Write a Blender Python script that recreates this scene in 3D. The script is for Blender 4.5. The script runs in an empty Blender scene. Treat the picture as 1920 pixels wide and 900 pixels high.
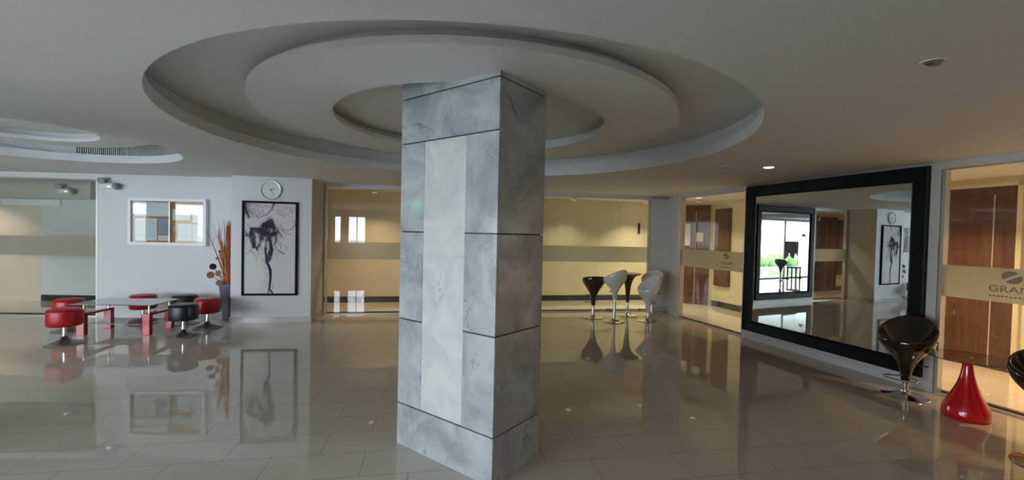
import bpy, bmesh, math, random
import numpy as np
from mathutils import Vector, Matrix
from mathutils.geometry import tessellate_polygon
PI = math.pi
S = bpy.context.scene
C = S.collection

# ------------------------------------------------------------------ camera, world, light, exposure
cam_d = bpy.data.cameras.new('camera')
cam = bpy.data.objects.new('camera', cam_d); C.objects.link(cam)
cam_d.sensor_width = 36.0
cam_d.lens = 826.164 / 1920 * 36.0
cam_d.shift_x = -5.65 / 1920
cam_d.shift_y = 6.26 / 1920
cam_d.clip_start = 0.05
cam.matrix_world = (Matrix.Translation((0, 0, 1.6)) @ Matrix.Rotation(PI/2 - 0.0220, 4, 'X') @ Matrix.Rotation(0.0225, 4, 'Z'))
S.camera = cam
vs = S.view_settings
vs.view_transform = 'Standard'; vs.look = 'None'; vs.gamma = 1.0; vs.use_curve_mapping = False
vs.exposure = 1.2
S.cycles.max_bounces = 10; S.cycles.diffuse_bounces = 5; S.cycles.glossy_bounces = 6
S.cycles.transparent_max_bounces = 16; S.cycles.transmission_bounces = 6
S.cycles.sample_clamp_indirect = 6.0
S.cycles.caustics_reflective = False; S.cycles.caustics_refractive = False
S.cycles.use_denoising = True

WORLD_STRENGTH = 7.5
w = bpy.data.worlds.new('sky'); S.world = w; w.use_nodes = True
nt = w.node_tree; nt.nodes.clear()
bg = nt.nodes.new('ShaderNodeBackground'); out = nt.nodes.new('ShaderNodeOutputWorld')
tc = nt.nodes.new('ShaderNodeTexCoord'); sx = nt.nodes.new('ShaderNodeSeparateXYZ'); rp = nt.nodes.new('ShaderNodeValToRGB')
rp.color_ramp.elements[0].position = 0.0; rp.color_ramp.elements[0].color = (0.88, 0.94, 1.0, 1)
rp.color_ramp.elements[1].position = 0.6; rp.color_ramp.elements[1].color = (0.68, 0.80, 1.0, 1)
nt.links.new(tc.outputs['Generated'], sx.inputs[0]); nt.links.new(sx.outputs['Z'], rp.inputs[0])
nt.links.new(rp.outputs[0], bg.inputs[0]); nt.links.new(bg.outputs[0], out.inputs[0])
bg.inputs[1].default_value = WORLD_STRENGTH

WARM = (1.0, 0.74, 0.48); YEL = (1.0, 0.88, 0.60); PEACH = (1.0, 0.66, 0.36)
CORRIDOR_W = 4.2

# ------------------------------------------------------------------ geometry of the room
H = 2.464
RW = 5.93; RM = -0.3069                       # right wall:  x = RW + RM*y
def rwx(y): return RW + RM*y
A_R = math.atan2(-1, 0.3069); O_R = (rwx(9), 9.0)
A_B = math.atan2(9.5-8.243, 3.318+3.568); O_B = (-3.568, 8.243)
A_L = math.atan2(7.669-7.519, -4.945+8.748); O_L = (-8.748, 7.519)
A_P = math.atan2(7.579-7.3435, -3.504+4.740); O_P = (-4.740, 7.3435)
A_CR = A_R; O_CR = (7.9-0.3069*10.48, 10.48)
A_CB = math.atan2(11.13-9.74, 3.33+3.35); O_CB = (-3.35, 9.74)
A_CE = math.atan2(10.48-11.13, 4.60-3.33); O_CE = (3.33, 11.13)

# ------------------------------------------------------------------ materials
MATS = {}
def new_mat(name):
    m = bpy.data.materials.new(name); m.use_nodes = True; MATS[name] = m
    return m, m.node_tree, m.node_tree.nodes['Principled BSDF']
def N(nt, t, **kw):
    n = nt.nodes.new(t)
    for k, v in kw.items(): setattr(n, k, v)
    return n
def pr(name, col, rough=0.5, metal=0.0, coat=0.0, spec=0.5, bump=0.0, bscale=40.0, var=0.0, vscale=3.0):
    m, nt, b = new_mat(name)
    b.inputs['Base Color'].default_value = (*col, 1); b.inputs['Roughness'].default_value = rough
    b.inputs['Metallic'].default_value = metal; b.inputs['Coat Weight'].default_value = coat
    b.inputs['Coat Roughness'].default_value = 0.05
    b.inputs['Specular IOR Level'].default_value = spec
    tcn = N(nt, 'ShaderNodeTexCoord')
    nz = N(nt, 'ShaderNodeTexNoise'); nz.inputs['Scale'].default_value = vscale; nz.inputs['Detail'].default_value = 4
    nt.links.new(tcn.outputs['Object'], nz.inputs['Vector'])
    mx = N(nt, 'ShaderNodeMix', data_type='RGBA')
    k = max(0.0, 1-var); k2 = 1+var*0.5
    mx.inputs[6].default_value = (col[0]*k, col[1]*k, col[2]*k, 1)
    mx.inputs[7].default_value = (min(1, col[0]*k2), min(1, col[1]*k2), min(1, col[2]*k2), 1)
    nt.links.new(nz.outputs['Fac'], mx.inputs[0]); nt.links.new(mx.outputs[2], b.inputs['Base Color'])
    if bump > 0:
        n2 = N(nt, 'ShaderNodeTexNoise'); n2.inputs['Scale'].default_value = bscale; n2.inputs['Detail'].default_value = 3
        nt.links.new(tcn.outputs['Object'], n2.inputs['Vector'])
        bp = N(nt, 'ShaderNodeBump'); bp.inputs['Strength'].default_value = bump; bp.inputs['Distance'].default_value = 0.01
        nt.links.new(n2.outputs['Fac'], bp.inputs['Height']); nt.links.new(bp.outputs[0], b.inputs['Normal'])
    return m
M_WALL = pr('wall_paint', (0.71, 0.71, 0.725), 0.6, var=0.03)
M_CEIL = pr('ceiling_paint', (0.81, 0.825, 0.84), 0.7, var=0.03, vscale=1.2)
M_BULK = pr('bulkhead_paint', (0.55, 0.53, 0.47), 0.5, var=0.03)
M_CREAM = pr('cream_paint', (0.74, 0.66, 0.46), 0.45, var=0.03)
M_TAN = pr('tan_paint', (0.62, 0.50, 0.36), 0.5, var=0.05)
M_BASE = pr('baseboard_tile', (0.56, 0.54, 0.51), 0.2, var=0.06)
M_SKIRT = pr('dark_skirting', (0.035, 0.032, 0.03), 0.25, var=0.1)
M_FRAME = pr('black_lacquer', (0.008, 0.010, 0.013), 0.45, spec=0.15, var=0.15)
M_PICF = pr('picture_black', (0.004, 0.004, 0.005), 0.5, spec=0.08, var=0.1)
M_CHROME = pr('chrome', (0.75, 0.75, 0.74), 0.12, metal=1.0, var=0.03)
M_STEEL = pr('brushed_steel', (0.42, 0.42, 0.41), 0.28, metal=1.0, var=0.08)
M_TRIM = pr('aluminium_trim', (0.62, 0.60, 0.55), 0.35, metal=0.6, var=0.04)
M_DTRIM = pr('dark_track', (0.03, 0.028, 0.026), 0.4, var=0.1)
M_RLEA = pr('red_leatherette', (0.45, 0.006, 0.016), 0.32, bump=0.12, bscale=120, var=0.05)
M_BLEA = pr('black_leatherette', (0.012, 0.012, 0.014), 0.35, bump=0.12, bscale=120, var=0.1)
M_RLAC = pr('red_lacquer', (0.50, 0.012, 0.03), 0.25, coat=0.4, var=0.04)
M_RGLO = pr('red_gloss_plastic', (0.60, 0.003, 0.008), 0.14, coat=0.5, var=0.03)
M_BGLO = pr('black_gloss_plastic', (0.010, 0.007, 0.007), 0.10, coat=0.8, var=0.1)
M_WGLO = pr('white_gloss_plastic', (0.78, 0.79, 0.80), 0.12, coat=0.8, var=0.02)
M_BROWN = pr('brown_gloss_plastic', (0.035, 0.014, 0.010), 0.15, coat=0.6, var=0.1)
M_PLAST = pr('white_plastic', (0.72, 0.72, 0.70), 0.4, var=0.03)
M_GPLAST = pr('grey_plastic', (0.30, 0.31, 0.30), 0.4, var=0.05)
M_WFRAME = pr('white_frame_paint', (0.86, 0.87, 0.88), 0.35, var=0.02)
M_CORK = pr('cork', (0.50, 0.22, 0.09), 0.85, bump=0.3, bscale=180, var=0.25, vscale=60)
M_PAPER = pr('paper', (0.74, 0.76, 0.82), 0.8, var=0.03)
M_PAPERD = pr('printed_paper', (0.30, 0.34, 0.45), 0.7, var=0.2, vscale=30)
M_VASE = pr('plum_ceramic', (0.055, 0.040, 0.062), 0.35, var=0.15)
M_REED = pr('red_reed', (0.42, 0.07, 0.03), 0.6, var=0.4, vscale=20)
M_REEDO = pr('orange_reed', (0.55, 0.22, 0.07), 0.6, var=0.3, vscale=20)
M_TWIG = pr('grey_twig', (0.16, 0.11, 0.09), 0.7, var=0.3, vscale=20)
M_POD = pr('brown_pod', (0.30, 0.12, 0.04), 0.6, bump=0.5, bscale=90, var=0.4, vscale=30)
M_PODD = pr('black_pod', (0.02, 0.02, 0.025), 0.6, bump=0.5, bscale=90, var=0.2, vscale=30)
M_PEACH = pr('peach_paint', (0.74, 0.65, 0.53), 0.5, var=0.03)
M_GRASS = pr('hedge_leaves', (0.16, 0.30, 0.06), 0.8, bump=0.8, bscale=12, var=0.5, vscale=8)
M_PAVE = pr('pavement', (0.62, 0.61, 0.58), 0.8, var=0.1)
M_CLOTH = pr('grey_cloth', (0.38, 0.30, 0.32), 0.9, var=0.4, vscale=9)
M_BLACKM = pr('black_metal', (0.02, 0.02, 0.02), 0.4, var=0.1)
M_GRILLE = pr('grille_metal', (0.70, 0.71, 0.71), 0.45, var=0.05)
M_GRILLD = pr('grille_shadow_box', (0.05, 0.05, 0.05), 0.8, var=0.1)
M_SIGNT = pr('etched_lettering', (0.34, 0.26, 0.15), 0.6, var=0.05)

def wood(name, c0, c1, rough=0.3):
    m, nt, b = new_mat(name)
    tcn = N(nt, 'ShaderNodeTexCoord'); mp = N(nt, 'ShaderNodeMapping'); mp.inputs['Scale'].default_value = (9, 9, 0.9)
    nz = N(nt, 'ShaderNodeTexNoise'); nz.inputs['Scale'].default_value = 2.2; nz.inputs['Detail'].default_value = 7; nz.inputs['Distortion'].default_value = 0.8
    r = N(nt, 'ShaderNodeValToRGB'); r.color_ramp.elements[0].position = 0.3; r.color_ramp.elements[1].position = 0.7
    r.color_ramp.elements[0].color = (*c0, 1); r.color_ramp.elements[1].color = (*c1, 1)
    nt.links.new(tcn.outputs['Object'], mp.inputs[0]); nt.links.new(mp.outputs[0], nz.inputs['Vector'])
    nt.links.new(nz.outputs['Fac'], r.inputs[0]); nt.links.new(r.outputs[0], b.inputs['Base Color'])
    b.inputs['Roughness'].default_value = rough
    return m
M_WOOD = wood('brown_wood', (0.075, 0.030, 0.017), (0.14, 0.062, 0.036))
M_WOODL = wood('table_edge_wood', (0.35, 0.2, 0.1), (0.5, 0.32, 0.18), 0.3)

def marble(name, base, dark, vein, scale=1.0, rough=0.12, spec=0.5, off=0.0):
    m, nt, b = new_mat(name)
    tcn = N(nt, 'ShaderNodeTexCoord'); mp = N(nt, 'ShaderNodeMapping')
    mp.inputs['Scale'].default_value = (scale, scale, scale); mp.inputs['Location'].default_value = (off, off*1.7, off*0.6)
    mp.inputs['Rotation'].default_value = (0.5, 0.6, 0.3)
    oi = N(nt, 'ShaderNodeObjectInfo'); va = N(nt, 'ShaderNodeVectorMath', operation='SCALE'); va.inputs['Scale'].default_value = 17.0
    cmb = N(nt, 'ShaderNodeCombineXYZ'); ad = N(nt, 'ShaderNodeVectorMath', operation='ADD')
    for i in range(3): nt.links.new(oi.outputs['Random'], cmb.inputs[i])
    nt.links.new(cmb.outputs[0], va.inputs[0])
    nt.links.new(tcn.outputs['Object'], ad.inputs[0]); nt.links.new(va.outputs[0], ad.inputs[1])
    nt.links.new(ad.outputs[0], mp.inputs[0])
    n1 = N(nt, 'ShaderNodeTexNoise'); n1.inputs['Scale'].default_value = 2.6; n1.inputs['Detail'].default_value = 8; n1.inputs['Roughness'].default_value = 0.62; n1.inputs['Distortion'].default_value = 0.9
    nt.links.new(mp.outputs[0], n1.inputs['Vector'])
    r1 = N(nt, 'ShaderNodeValToRGB'); r1.color_ramp.elements[0].position = 0.36; r1.color_ramp.elements[1].position = 0.62
    r1.color_ramp.elements[0].color = (*dark, 1); r1.color_ramp.elements[1].color = (*base, 1)
    nt.links.new(n1.outputs['Fac'], r1.inputs[0])
    # thin veins where a second noise crosses its middle
    n2 = N(nt, 'ShaderNodeTexNoise'); n2.inputs['Scale'].default_value = 1.5; n2.inputs['Detail'].default_value = 6; n2.inputs['Roughness'].default_value = 0.6; n2.inputs['Distortion'].default_value = 1.6
    nt.links.new(mp.outputs[0], n2.inputs['Vector'])
    s1 = N(nt, 'ShaderNodeMath', operation='SUBTRACT'); s1.inputs[1].default_value = 0.5
    s2 = N(nt, 'ShaderNodeMath', operation='ABSOLUTE')
    r2 = N(nt, 'ShaderNodeValToRGB'); r2.color_ramp.elements[0].position = 0.0; r2.color_ramp.elements[1].position = 0.012
    r2.color_ramp.elements[0].color = (1, 1, 1, 1); r2.color_ramp.elements[1].color = (0, 0, 0, 1)
    nt.links.new(n2.outputs['Fac'], s1.inputs[0]); nt.links.new(s1.outputs[0], s2.inputs[0]); nt.links.new(s2.outputs[0], r2.inputs[0])
    n3 = N(nt, 'ShaderNodeTexNoise'); n3.inputs['Scale'].default_value = 3.0
    nt.links.new(mp.outputs[0], n3.inputs['Vector'])
    r3 = N(nt, 'ShaderNodeValToRGB'); r3.color_ramp.elements[0].position = 0.5; r3.color_ramp.elements[1].position = 0.65
    nt.links.new(n3.outputs['Fac'], r3.inputs[0])
    mu = N(nt, 'ShaderNodeMath', operation='MULTIPLY'); mu2 = N(nt, 'ShaderNodeMath', operation='MULTIPLY'); mu2.inputs[1].default_value = 0.65
    nt.links.new(r2.outputs[0], mu.inputs[0]); nt.links.new(r3.outputs[0], mu.inputs[1]); nt.links.new(mu.outputs[0], mu2.inputs[0])
    mx = N(nt, 'ShaderNodeMix', data_type='RGBA'); mx.inputs[7].default_value = (*vein, 1)
    nt.links.new(mu2.outputs[0], mx.inputs[0]); nt.links.new(r1.outputs[0], mx.inputs[6]); nt.links.new(mx.outputs[2], b.inputs['Base Color'])
    b.inputs['Roughness'].default_value = rough; b.inputs['Specular IOR Level'].default_value = spec
    return m
M_MARB = marble('grey_marble', (0.60, 0.62, 0.64), (0.36, 0.385, 0.41), (0.12, 0.13, 0.15))
M_MARBW = marble('honed_white_marble', (0.76, 0.77, 0.76), (0.62, 0.64, 0.645), (0.36, 0.38, 0.39), scale=1.6, rough=0.55)

def floor_mat():
    m, nt, b = new_mat('polished_floor_tile')
    geo = N(nt, 'ShaderNodeNewGeometry'); mp = N(nt, 'ShaderNodeMapping', vector_type='TEXTURE')
    mp.inputs['Rotation'].default_value = (0, 0, A_B)
    ad = N(nt, 'ShaderNodeVectorMath', operation='ADD')
    nt.links.new(geo.outputs['Position'], mp.inputs[0]); nt.links.new(mp.outputs[0], ad.inputs[0])
    W_, R_ = 0.63, 0.3255
    # brick rows: joints measured at v = 3.285, and u = -1.405 in the row above it
    ad.inputs[1].default_value = (1.405 + W_*30.5, -3.285 + R_*30, 0)
    br = N(nt, 'ShaderNodeTexBrick'); br.offset = 0.5; br.offset_frequency = 2; br.squash = 1.0
    br.inputs['Scale'].default_value = 1.0; br.inputs['Mortar Size'].default_value = 0.0021; br.inputs['Mortar Smooth'].default_value = 0.1
    br.inputs['Brick Width'].default_value = W_; br.inputs['Row Height'].default_value = R_; br.inputs['Bias'].default_value = 0.0
    br.inputs['Color1'].default_value = (0.60, 0.53, 0.44, 1); br.inputs['Color2'].default_value = (0.635, 0.565, 0.475, 1)
    br.inputs['Mortar'].default_value = (0.11, 0.095, 0.08, 1)
    nt.links.new(ad.outputs[0], br.inputs['Vector'])
    nz = N(nt, 'ShaderNodeTexNoise'); nz.inputs['Scale'].default_value = 5; nz.inputs['Detail'].default_value = 6
    nt.links.new(geo.outputs['Position'], nz.inputs['Vector'])
    rr = N(nt, 'ShaderNodeMapRange'); rr.inputs['To Min'].default_value = 0.94; rr.inputs['To Max'].default_value = 1.05
    nt.links.new(nz.outputs['Fac'], rr.inputs[0])
    sc = N(nt, 'ShaderNodeVectorMath', operation='SCALE')
    nt.links.new(br.outputs['Color'], sc.inputs[0]); nt.links.new(rr.outputs[0], sc.inputs['Scale'])
    nt.links.new(sc.outputs[0], b.inputs['Base Color'])
    rm = N(nt, 'ShaderNodeMapRange'); rm.inputs['To Min'].default_value = 0.025; rm.inputs['To Max'].default_value = 0.35
    nt.links.new(br.outputs['Fac'], rm.inputs[0]); nt.links.new(rm.outputs[0], b.inputs['Roughness'])
    b.inputs['IOR'].default_value = 1.78
    return m
M_FLOOR = floor_mat()

def mirror_mat():
    m, nt, b = new_mat('mirror_silver')
    nt.nodes.remove(b); g = N(nt, 'ShaderNodeBsdfGlossy'); g.inputs['Roughness'].default_value = 0.0
    tcn = N(nt, 'ShaderNodeTexCoord'); nz = N(nt, 'ShaderNodeTexNoise'); nz.inputs['Scale'].default_value = 1.0
    mx = N(nt, 'ShaderNodeMix', data_type='RGBA'); mx.inputs[6].default_value = (0.80, 0.84, 0.83, 1); mx.inputs[7].default_value = (0.84, 0.88, 0.87, 1)
    nt.links.new(tcn.outputs['Object'], nz.inputs['Vector']); nt.links.new(nz.outputs['Fac'], mx.inputs[0]); nt.links.new(mx.outputs[2], g.inputs['Color'])
    nt.links.new(g.outputs[0], nt.nodes['Material Output'].inputs['Surface'])
    return m
M_MIRROR = mirror_mat()
def pane_mat(name, tint=(0.96, 0.98, 0.97), ior=1.5, rough=0.0, boost=1.0, haze=0.0, hcol=(0.5, 0.5, 0.45)):
    m, nt, b = new_mat(name); nt.nodes.remove(b)
    tr = N(nt, 'ShaderNodeBsdfTransparent'); tr.inputs[0].default_value = (*tint, 1)
    gl = N(nt, 'ShaderNodeBsdfGlossy'); gl.inputs['Roughness'].default_value = rough
    fr = N(nt, 'ShaderNodeFresnel'); fr.inputs['IOR'].default_value = ior
    mu = N(nt, 'ShaderNodeMath', operation='MULTIPLY'); mu.inputs[1].default_value = boost; mu.use_clamp = True
    mix = N(nt, 'ShaderNodeMixShader')
    gb = N(nt, 'ShaderNodeNewGeometry'); mi = N(nt, 'ShaderNodeMapRange')   # same reflectance from either face of the thin sheet
    mi.inputs['To Min'].default_value = ior; mi.inputs['To Max'].default_value = 1/ior
    nt.links.new(gb.outputs['Backfacing'], mi.inputs[0]); nt.links.new(mi.outputs[0], fr.inputs['IOR'])
    nt.links.new(fr.outputs[0], mu.inputs[0]); nt.links.new(mu.outputs[0], mix.inputs[0])
    src = tr
    if haze > 0:
        df = N(nt, 'ShaderNodeBsdfDiffuse'); df.inputs[0].default_value = (*hcol, 1)
        tl = N(nt, 'ShaderNodeBsdfTranslucent'); tl.inputs[0].default_value = (*hcol, 1)
        m0 = N(nt, 'ShaderNodeMixShader'); m0.inputs[0].default_value = 0.6
        nt.links.new(df.outputs[0], m0.inputs[1]); nt.links.new(tl.outputs[0], m0.inputs[2])
        m1 = N(nt, 'ShaderNodeMixShader'); m1.inputs[0].default_value = haze
        nt.links.new(tr.outputs[0], m1.inputs[1]); nt.links.new(m0.outputs[0], m1.inputs[2]); src = m1
    nt.links.new(src.outputs[0], mix.inputs[1]); nt.links.new(gl.outputs[0], mix.inputs[2])
    nt.links.new(mix.outputs[0], nt.nodes['Material Output'].inputs['Surface'])
    return m
M_PANE = pane_mat('partition_glass')
M_WPANE = pane_mat('window_glass', tint=(0.97, 0.99, 1.0))
M_TGLASS = pane_mat('table_glass', tint=(0.80, 0.88, 0.86), boost=1.6)
M_SHELF = pane_mat('frosted_shelf_glass', haze=0.75, hcol=(0.42, 0.45, 0.44))
M_TEDGE = pr('table_glass_edge', (0.03, 0.09, 0.075), 0.15, var=0.1)
M_FROST = pane_mat('frosted_film', haze=0.80, hcol=(0.72, 0.69, 0.58))
def emit(name, col, s):
    m, nt, b = new_mat(name)
    b.inputs['Base Color'].default_value = (*col, 1); b.inputs['Emission Color'].default_value = (*col, 1); b.inputs['Emission Strength'].default_value = s
    return m
M_LAMP = emit('lamp_diffuser', (1.0, 0.88, 0.66), 2.0)
M_LAMPW = emit('lamp_diffuser_cool', (0.9, 0.95, 1.0), 3.0)
M_GREEN = emit('exit_green', (0.06, 0.75, 0.32), 3.0)
M_LED = emit('led_white', (1, 1, 1), 1.2)

# ------------------------------------------------------------------ mesh helpers
class MB:
    def __init__(s): s.bm = bmesh.new(); s.mi = 0
    def _f(s, vs_):
        try:
            f = s.bm.faces.new(vs_); f.material_index = s.mi; return f
        except ValueError: return None
    def box(s, x0, x1, y0, y1, z0, z1, M=None):
        p = [Vector((x, y, z)) for x in (x0, x1) for y in (y0, y1) for z in (z0, z1)]
        if M: p = [M @ q for q in p]
        v = [s.bm.verts.new(q) for q in p]
        for q in ((0, 1, 3, 2), (4, 6, 7, 5), (0, 4, 5, 1), (2, 3, 7, 6), (0, 2, 6, 4), (1, 5, 7, 3)):
            s._f([v[i] for i in q])
        return s
    def rbox(s, x0, x1, y0, y1, z0, z1, r, M=None, seg=2):
        t = bmesh.new(); bmesh.ops.create_cube(t, size=1.0)
        for v in t.verts: v.co = Vector(((x0+x1)/2 + v.co.x*(x1-x0), (y0+y1)/2 + v.co.y*(y1-y0), (z0+z1)/2 + v.co.z*(z1-z0)))
        bmesh.ops.bevel(t, geom=t.edges[:], offset=r, segments=seg, affect='EDGES', profile=0.5)
        s.merge(t, M); return s
    def merge(s, t, M=None):
        mp = {}
        for v in t.verts: mp[v] = s.bm.verts.new(M @ v.co if M else v.co)
        for f in t.faces: s._f([mp[v] for v in f.verts])
        t.free()
    def lathe(s, prof, seg=40, M=None, caps=True, a0=0.0, a1=2*PI):
        full = abs(a1-a0-2*PI) < 1e-6
        n = seg if full else seg+1
        rings = []
        for r, z in prof:
            if r < 1e-6:
                v = Vector((0, 0, z)); rings.append([s.bm.verts.new(M @ v if M else v)]); continue
            ring = []
            for i in range(n):
                a = a0 + (a1-a0)*i/seg
                v = Vector((r*math.cos(a), r*math.sin(a), z)); ring.append(s.bm.verts.new(M @ v if M else v))
            rings.append(ring)
        for a, b in zip(rings, rings[1:]):
            m = seg
            for i in range(m):
                j = (i+1) % n if full else i+1
                if len(a) == 1 and len(b) == 1: continue
                if len(a) == 1: s._f([a[0], b[i], b[j]])
                elif len(b) == 1: s._f([a[i], a[j], b[0]])
                else: s._f([a[i], a[j], b[j], b[i]])
        if caps and full:
            if len(rings[0]) > 1: s._f(rings[0][::-1])
            if len(rings[-1]) > 1: s._f(rings[-1])
        return s
    def tube(s, pts, r, seg=10, closed=False, M=None):
        pts = [Vector(p) for p in pts]; n = len(pts); rings = []
        rr = r if isinstance(r, (list, tuple)) else [r]*n
        up = None
        for i, p in enumerate(pts):
            if closed: t = (pts[(i+1) % n]-pts[i-1])
            else: t = pts[min(i+1, n-1)]-pts[max(i-1, 0)]
            t.normalize()
            if up is None: up = Vector((0, 0, 1)) if abs(t.z) < 0.9 else Vector((1, 0, 0))
            x = t.cross(up).normalized(); y = x.cross(t).normalized(); up = y
            ring = []
            for k in range(seg):
                a = 2*PI*k/seg; q = p + (x*math.cos(a)+y*math.sin(a))*rr[i]
                ring.append(s.bm.verts.new(M @ q if M else q))
            rings.append(ring)
        m = n if closed else n-1
        for i in range(m):
            a, b = rings[i], rings[(i+1) % n]
            for k in range(seg): s._f([a[k], a[(k+1) % seg], b[(k+1) % seg], b[k]])
        if not closed: s._f(rings[0][::-1]); s._f(rings[-1])
        return s
    def sphere(s, c, r, M=None, sub=2, sc=(1, 1, 1)):
        t = bmesh.new(); bmesh.ops.create_icosphere(t, subdivisions=sub, radius=r)
        for v in t.verts: v.co = Vector((v.co.x*sc[0]+c[0], v.co.y*sc[1]+c[1], v.co.z*sc[2]+c[2]))
        s.merge(t, M); return s
    def quad(s, *p):
        s._f([s.bm.verts.new(Vector(q)) for q in p]); return s
    def build(s, name, mat, parent=None, smooth=False, loc=None, rotz=0, bevel=0.0, autos=True):
        bmesh.ops.recalc_face_normals(s.bm, faces=s.bm.faces[:])
        me = bpy.data.meshes.new(name); 
        if smooth:
            for f in s.bm.faces: f.smooth = True
            if autos:
                for e in s.bm.edges:
                    if len(e.link_faces) == 2 and e.calc_face_angle(0) > math.radians(38): e.smooth = False
        s.bm.to_mesh(me); s.bm.free()
        for m in (mat if isinstance(mat, (list, tuple)) else [mat]): me.materials.append(m)
        o = bpy.data.objects.new(name, me); C.objects.link(o)
        if parent: o.parent = parent
        if loc: o.location = loc
        o.rotation_euler = (0, 0, rotz)
        if bevel > 0:
            b = o.modifiers.new('bevel', 'BEVEL'); b.width = bevel; b.segments = 2; b.limit_method = 'ANGLE'
        return o
def empty(name, loc, rotz=0):
    o = bpy.data.objects.new(name, None); C.objects.link(o); o.location = loc; o.rotation_euler = (0, 0, rotz); o.empty_display_size = 0.1
    return o
def tag(o, label=None, cat=None, group=None, kind=None):
    if label: o['label'] = label
    if cat: o['category'] = cat
    if group: o['group'] = group
    if kind: o['kind'] = kind
    return o
def copy_tree(o, parent=None):
    c = o.copy(); C.objects.link(c); c.parent = parent
    for ch in [x for x in o.children]: copy_tree(ch, c)
    return c
def at(O, a, s, t=0.0, z=0.0):
    """point s metres along a wall line, t metres behind it"""
    return (O[0]+math.cos(a)*s-math.sin(a)*t, O[1]+math.sin(a)*s+math.cos(a)*t, z)
def struct(name, label, **kw): return kw

# ------------------------------------------------------------------ floor and ceiling
X0, X1, Y0, Y1 = -14.2, 9.3, -3.1, 11.6
def tag_s(o, label, cat=None): return tag(o, label, cat, None, 'structure')
fl = MB().box(X0, X1, Y0, Y1, -0.06, 0.0).build('floor', M_FLOOR)
tag_s(fl, 'polished beige floor tiles laid in staggered rows')

HOLE1 = ((-0.42, 4.25), 2.43); HOLE2 = ((-5.45, 4.65), 1.55)
def circle(c, r, n): return [(c[0]+r*math.cos(2*PI*i/n), c[1]+r*math.sin(2*PI*i/n)) for i in range(n)]
def sheet(mb, outer, holes, z):
    polys = [[Vector((x, y, z)) for x, y in outer]] + [[Vector((x, y, z)) for x, y in h] for h in holes]
    flat = [p for q in polys for p in q]
    vs_ = [mb.bm.verts.new(p) for p in flat]
    for t in tessellate_polygon(polys): mb._f([vs_[i] for i in t])
mb = MB()
sheet(mb, [(X0, Y0), (X1, Y0), (X1, Y1), (X0, Y1)], [circle(*HOLE1, 128)[::-1], circle(*HOLE2, 96)[::-1]], H)
ceil = mb.build('ceiling', M_CEIL)
tag_s(ceil, 'white plaster ceiling with round stepped recesses')
MB().box(X0, X1, Y0, Y1, 2.86, 2.9).build('light_block_slab', M_CEIL, ceil)  # unseen slab added over the recesses to keep sky light from leaking in
def recess(name, hole, rtop, seg):
    (cx, cy), R = hole
    m = MB().lathe([(R, H), (R, H+0.105), (R+0.10, H+0.105), (R+0.10, rtop)], seg, caps=False)
    f = m.build('cove_fascia', M_CEIL, ceil, smooth=True, loc=(cx, cy, 0))
    m = MB(); sheet(m, circle((0, 0), R+0.11, seg), [], rtop)
    m.build('recess_panel', M_CEIL, ceil, loc=(cx, cy, 0))
recess('r1', HOLE1, 2.72, 128); recess('r2', HOLE2, 2.72, 96)
def ring(name, c, ro, ri, zb, zl, zt, set_, seg, label):
    root = empty(name, (c[0], c[1], zb)); tag_s(root, label)
    m = MB().lathe([(ri, zb), (ro, zb), (ro, zl), (ro-set_, zl), (ro-set_, zt), (ri+set_, zt), (ri+set_, zl), (ri, zl), (ri, zb)], seg, Matrix.Translation((0, 0, -zb)), caps=False)
    m.build('ring_disc', M_CEIL, root, smooth=True)
    return root
ring('trim_1', (-0.43, 4.21), 1.84, 1.23, 2.605, 2.65, 2.718, 0.09, 128, 'suspended white ceiling ring around the marble column')
ring('trim_2', (-5.45, 4.65), 1.16, 0.78, 2.605, 2.65, 2.718, 0.07, 96, 'smaller suspended ceiling ring over the left of the lobby')

# ventilation grille set into the left recess
gr = empty('ventilation_grille', (-5.45, 4.65, 2.575))
m = MB(); R = 1.64; n = 84
for i in range(n):
    a = math.radians(40) + math.radians(73)*i/(n-1)
    m.box(R-0.035, R-0.015, -0.005, 0.005, 0.0, 0.125, Matrix.Rotation(a, 4, 'Z'))
m.build('slats', M_GRILLE, gr)
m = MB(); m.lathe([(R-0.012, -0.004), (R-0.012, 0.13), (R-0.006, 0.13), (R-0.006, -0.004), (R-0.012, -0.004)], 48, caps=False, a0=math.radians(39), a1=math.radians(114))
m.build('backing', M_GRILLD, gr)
m = MB()
for z in (-0.006, 0.122): m.lathe([(R-0.045, z), (R-0.045, z+0.008), (R-0.006, z+0.008), (R-0.006, z), (R-0.045, z)], 48, caps=False, a0=math.radians(39), a1=math.radians(114))
m.build('frame', M_GRILLE, gr)
tag(gr, 'curved grey slatted air grille in the left ceiling recess', 'air vent')

# ------------------------------------------------------------------ walls
def wall(name, O, a, s0, s1, z0, z1, mat, th=0.12, label=None, parent=None, t0=0.0):
    if parent is None:
        o = MB().box(0, s1-s0, t0, t0+th, z0, z1).build(name, mat, None, loc=at(O, a, s0), rotz=a)
        tag_s(o, label or 'white painted wall')
    else:
        o = MB().box(0, s1-s0, t0, t0+th, z0, z1).build(name, mat, parent)
        p = at(O, a, s0); o.location = p; o.rotation_euler = (0, 0, a)
    return o
TOPG = 2.40
def wall_group(name, label):
    r = empty(name, (0, 0, 0)); tag_s(r, label); return r
wl = wall_group('wall_left', 'white wall with the notice board on it')
wall('plaster', O_L, A_L, 1.565, 3.97, 0, H, M_WALL, parent=wl)
wall('header', O_L, A_L, -5.25, 1.565, TOPG-0.02, H, M_WALL, parent=wl)
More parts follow.
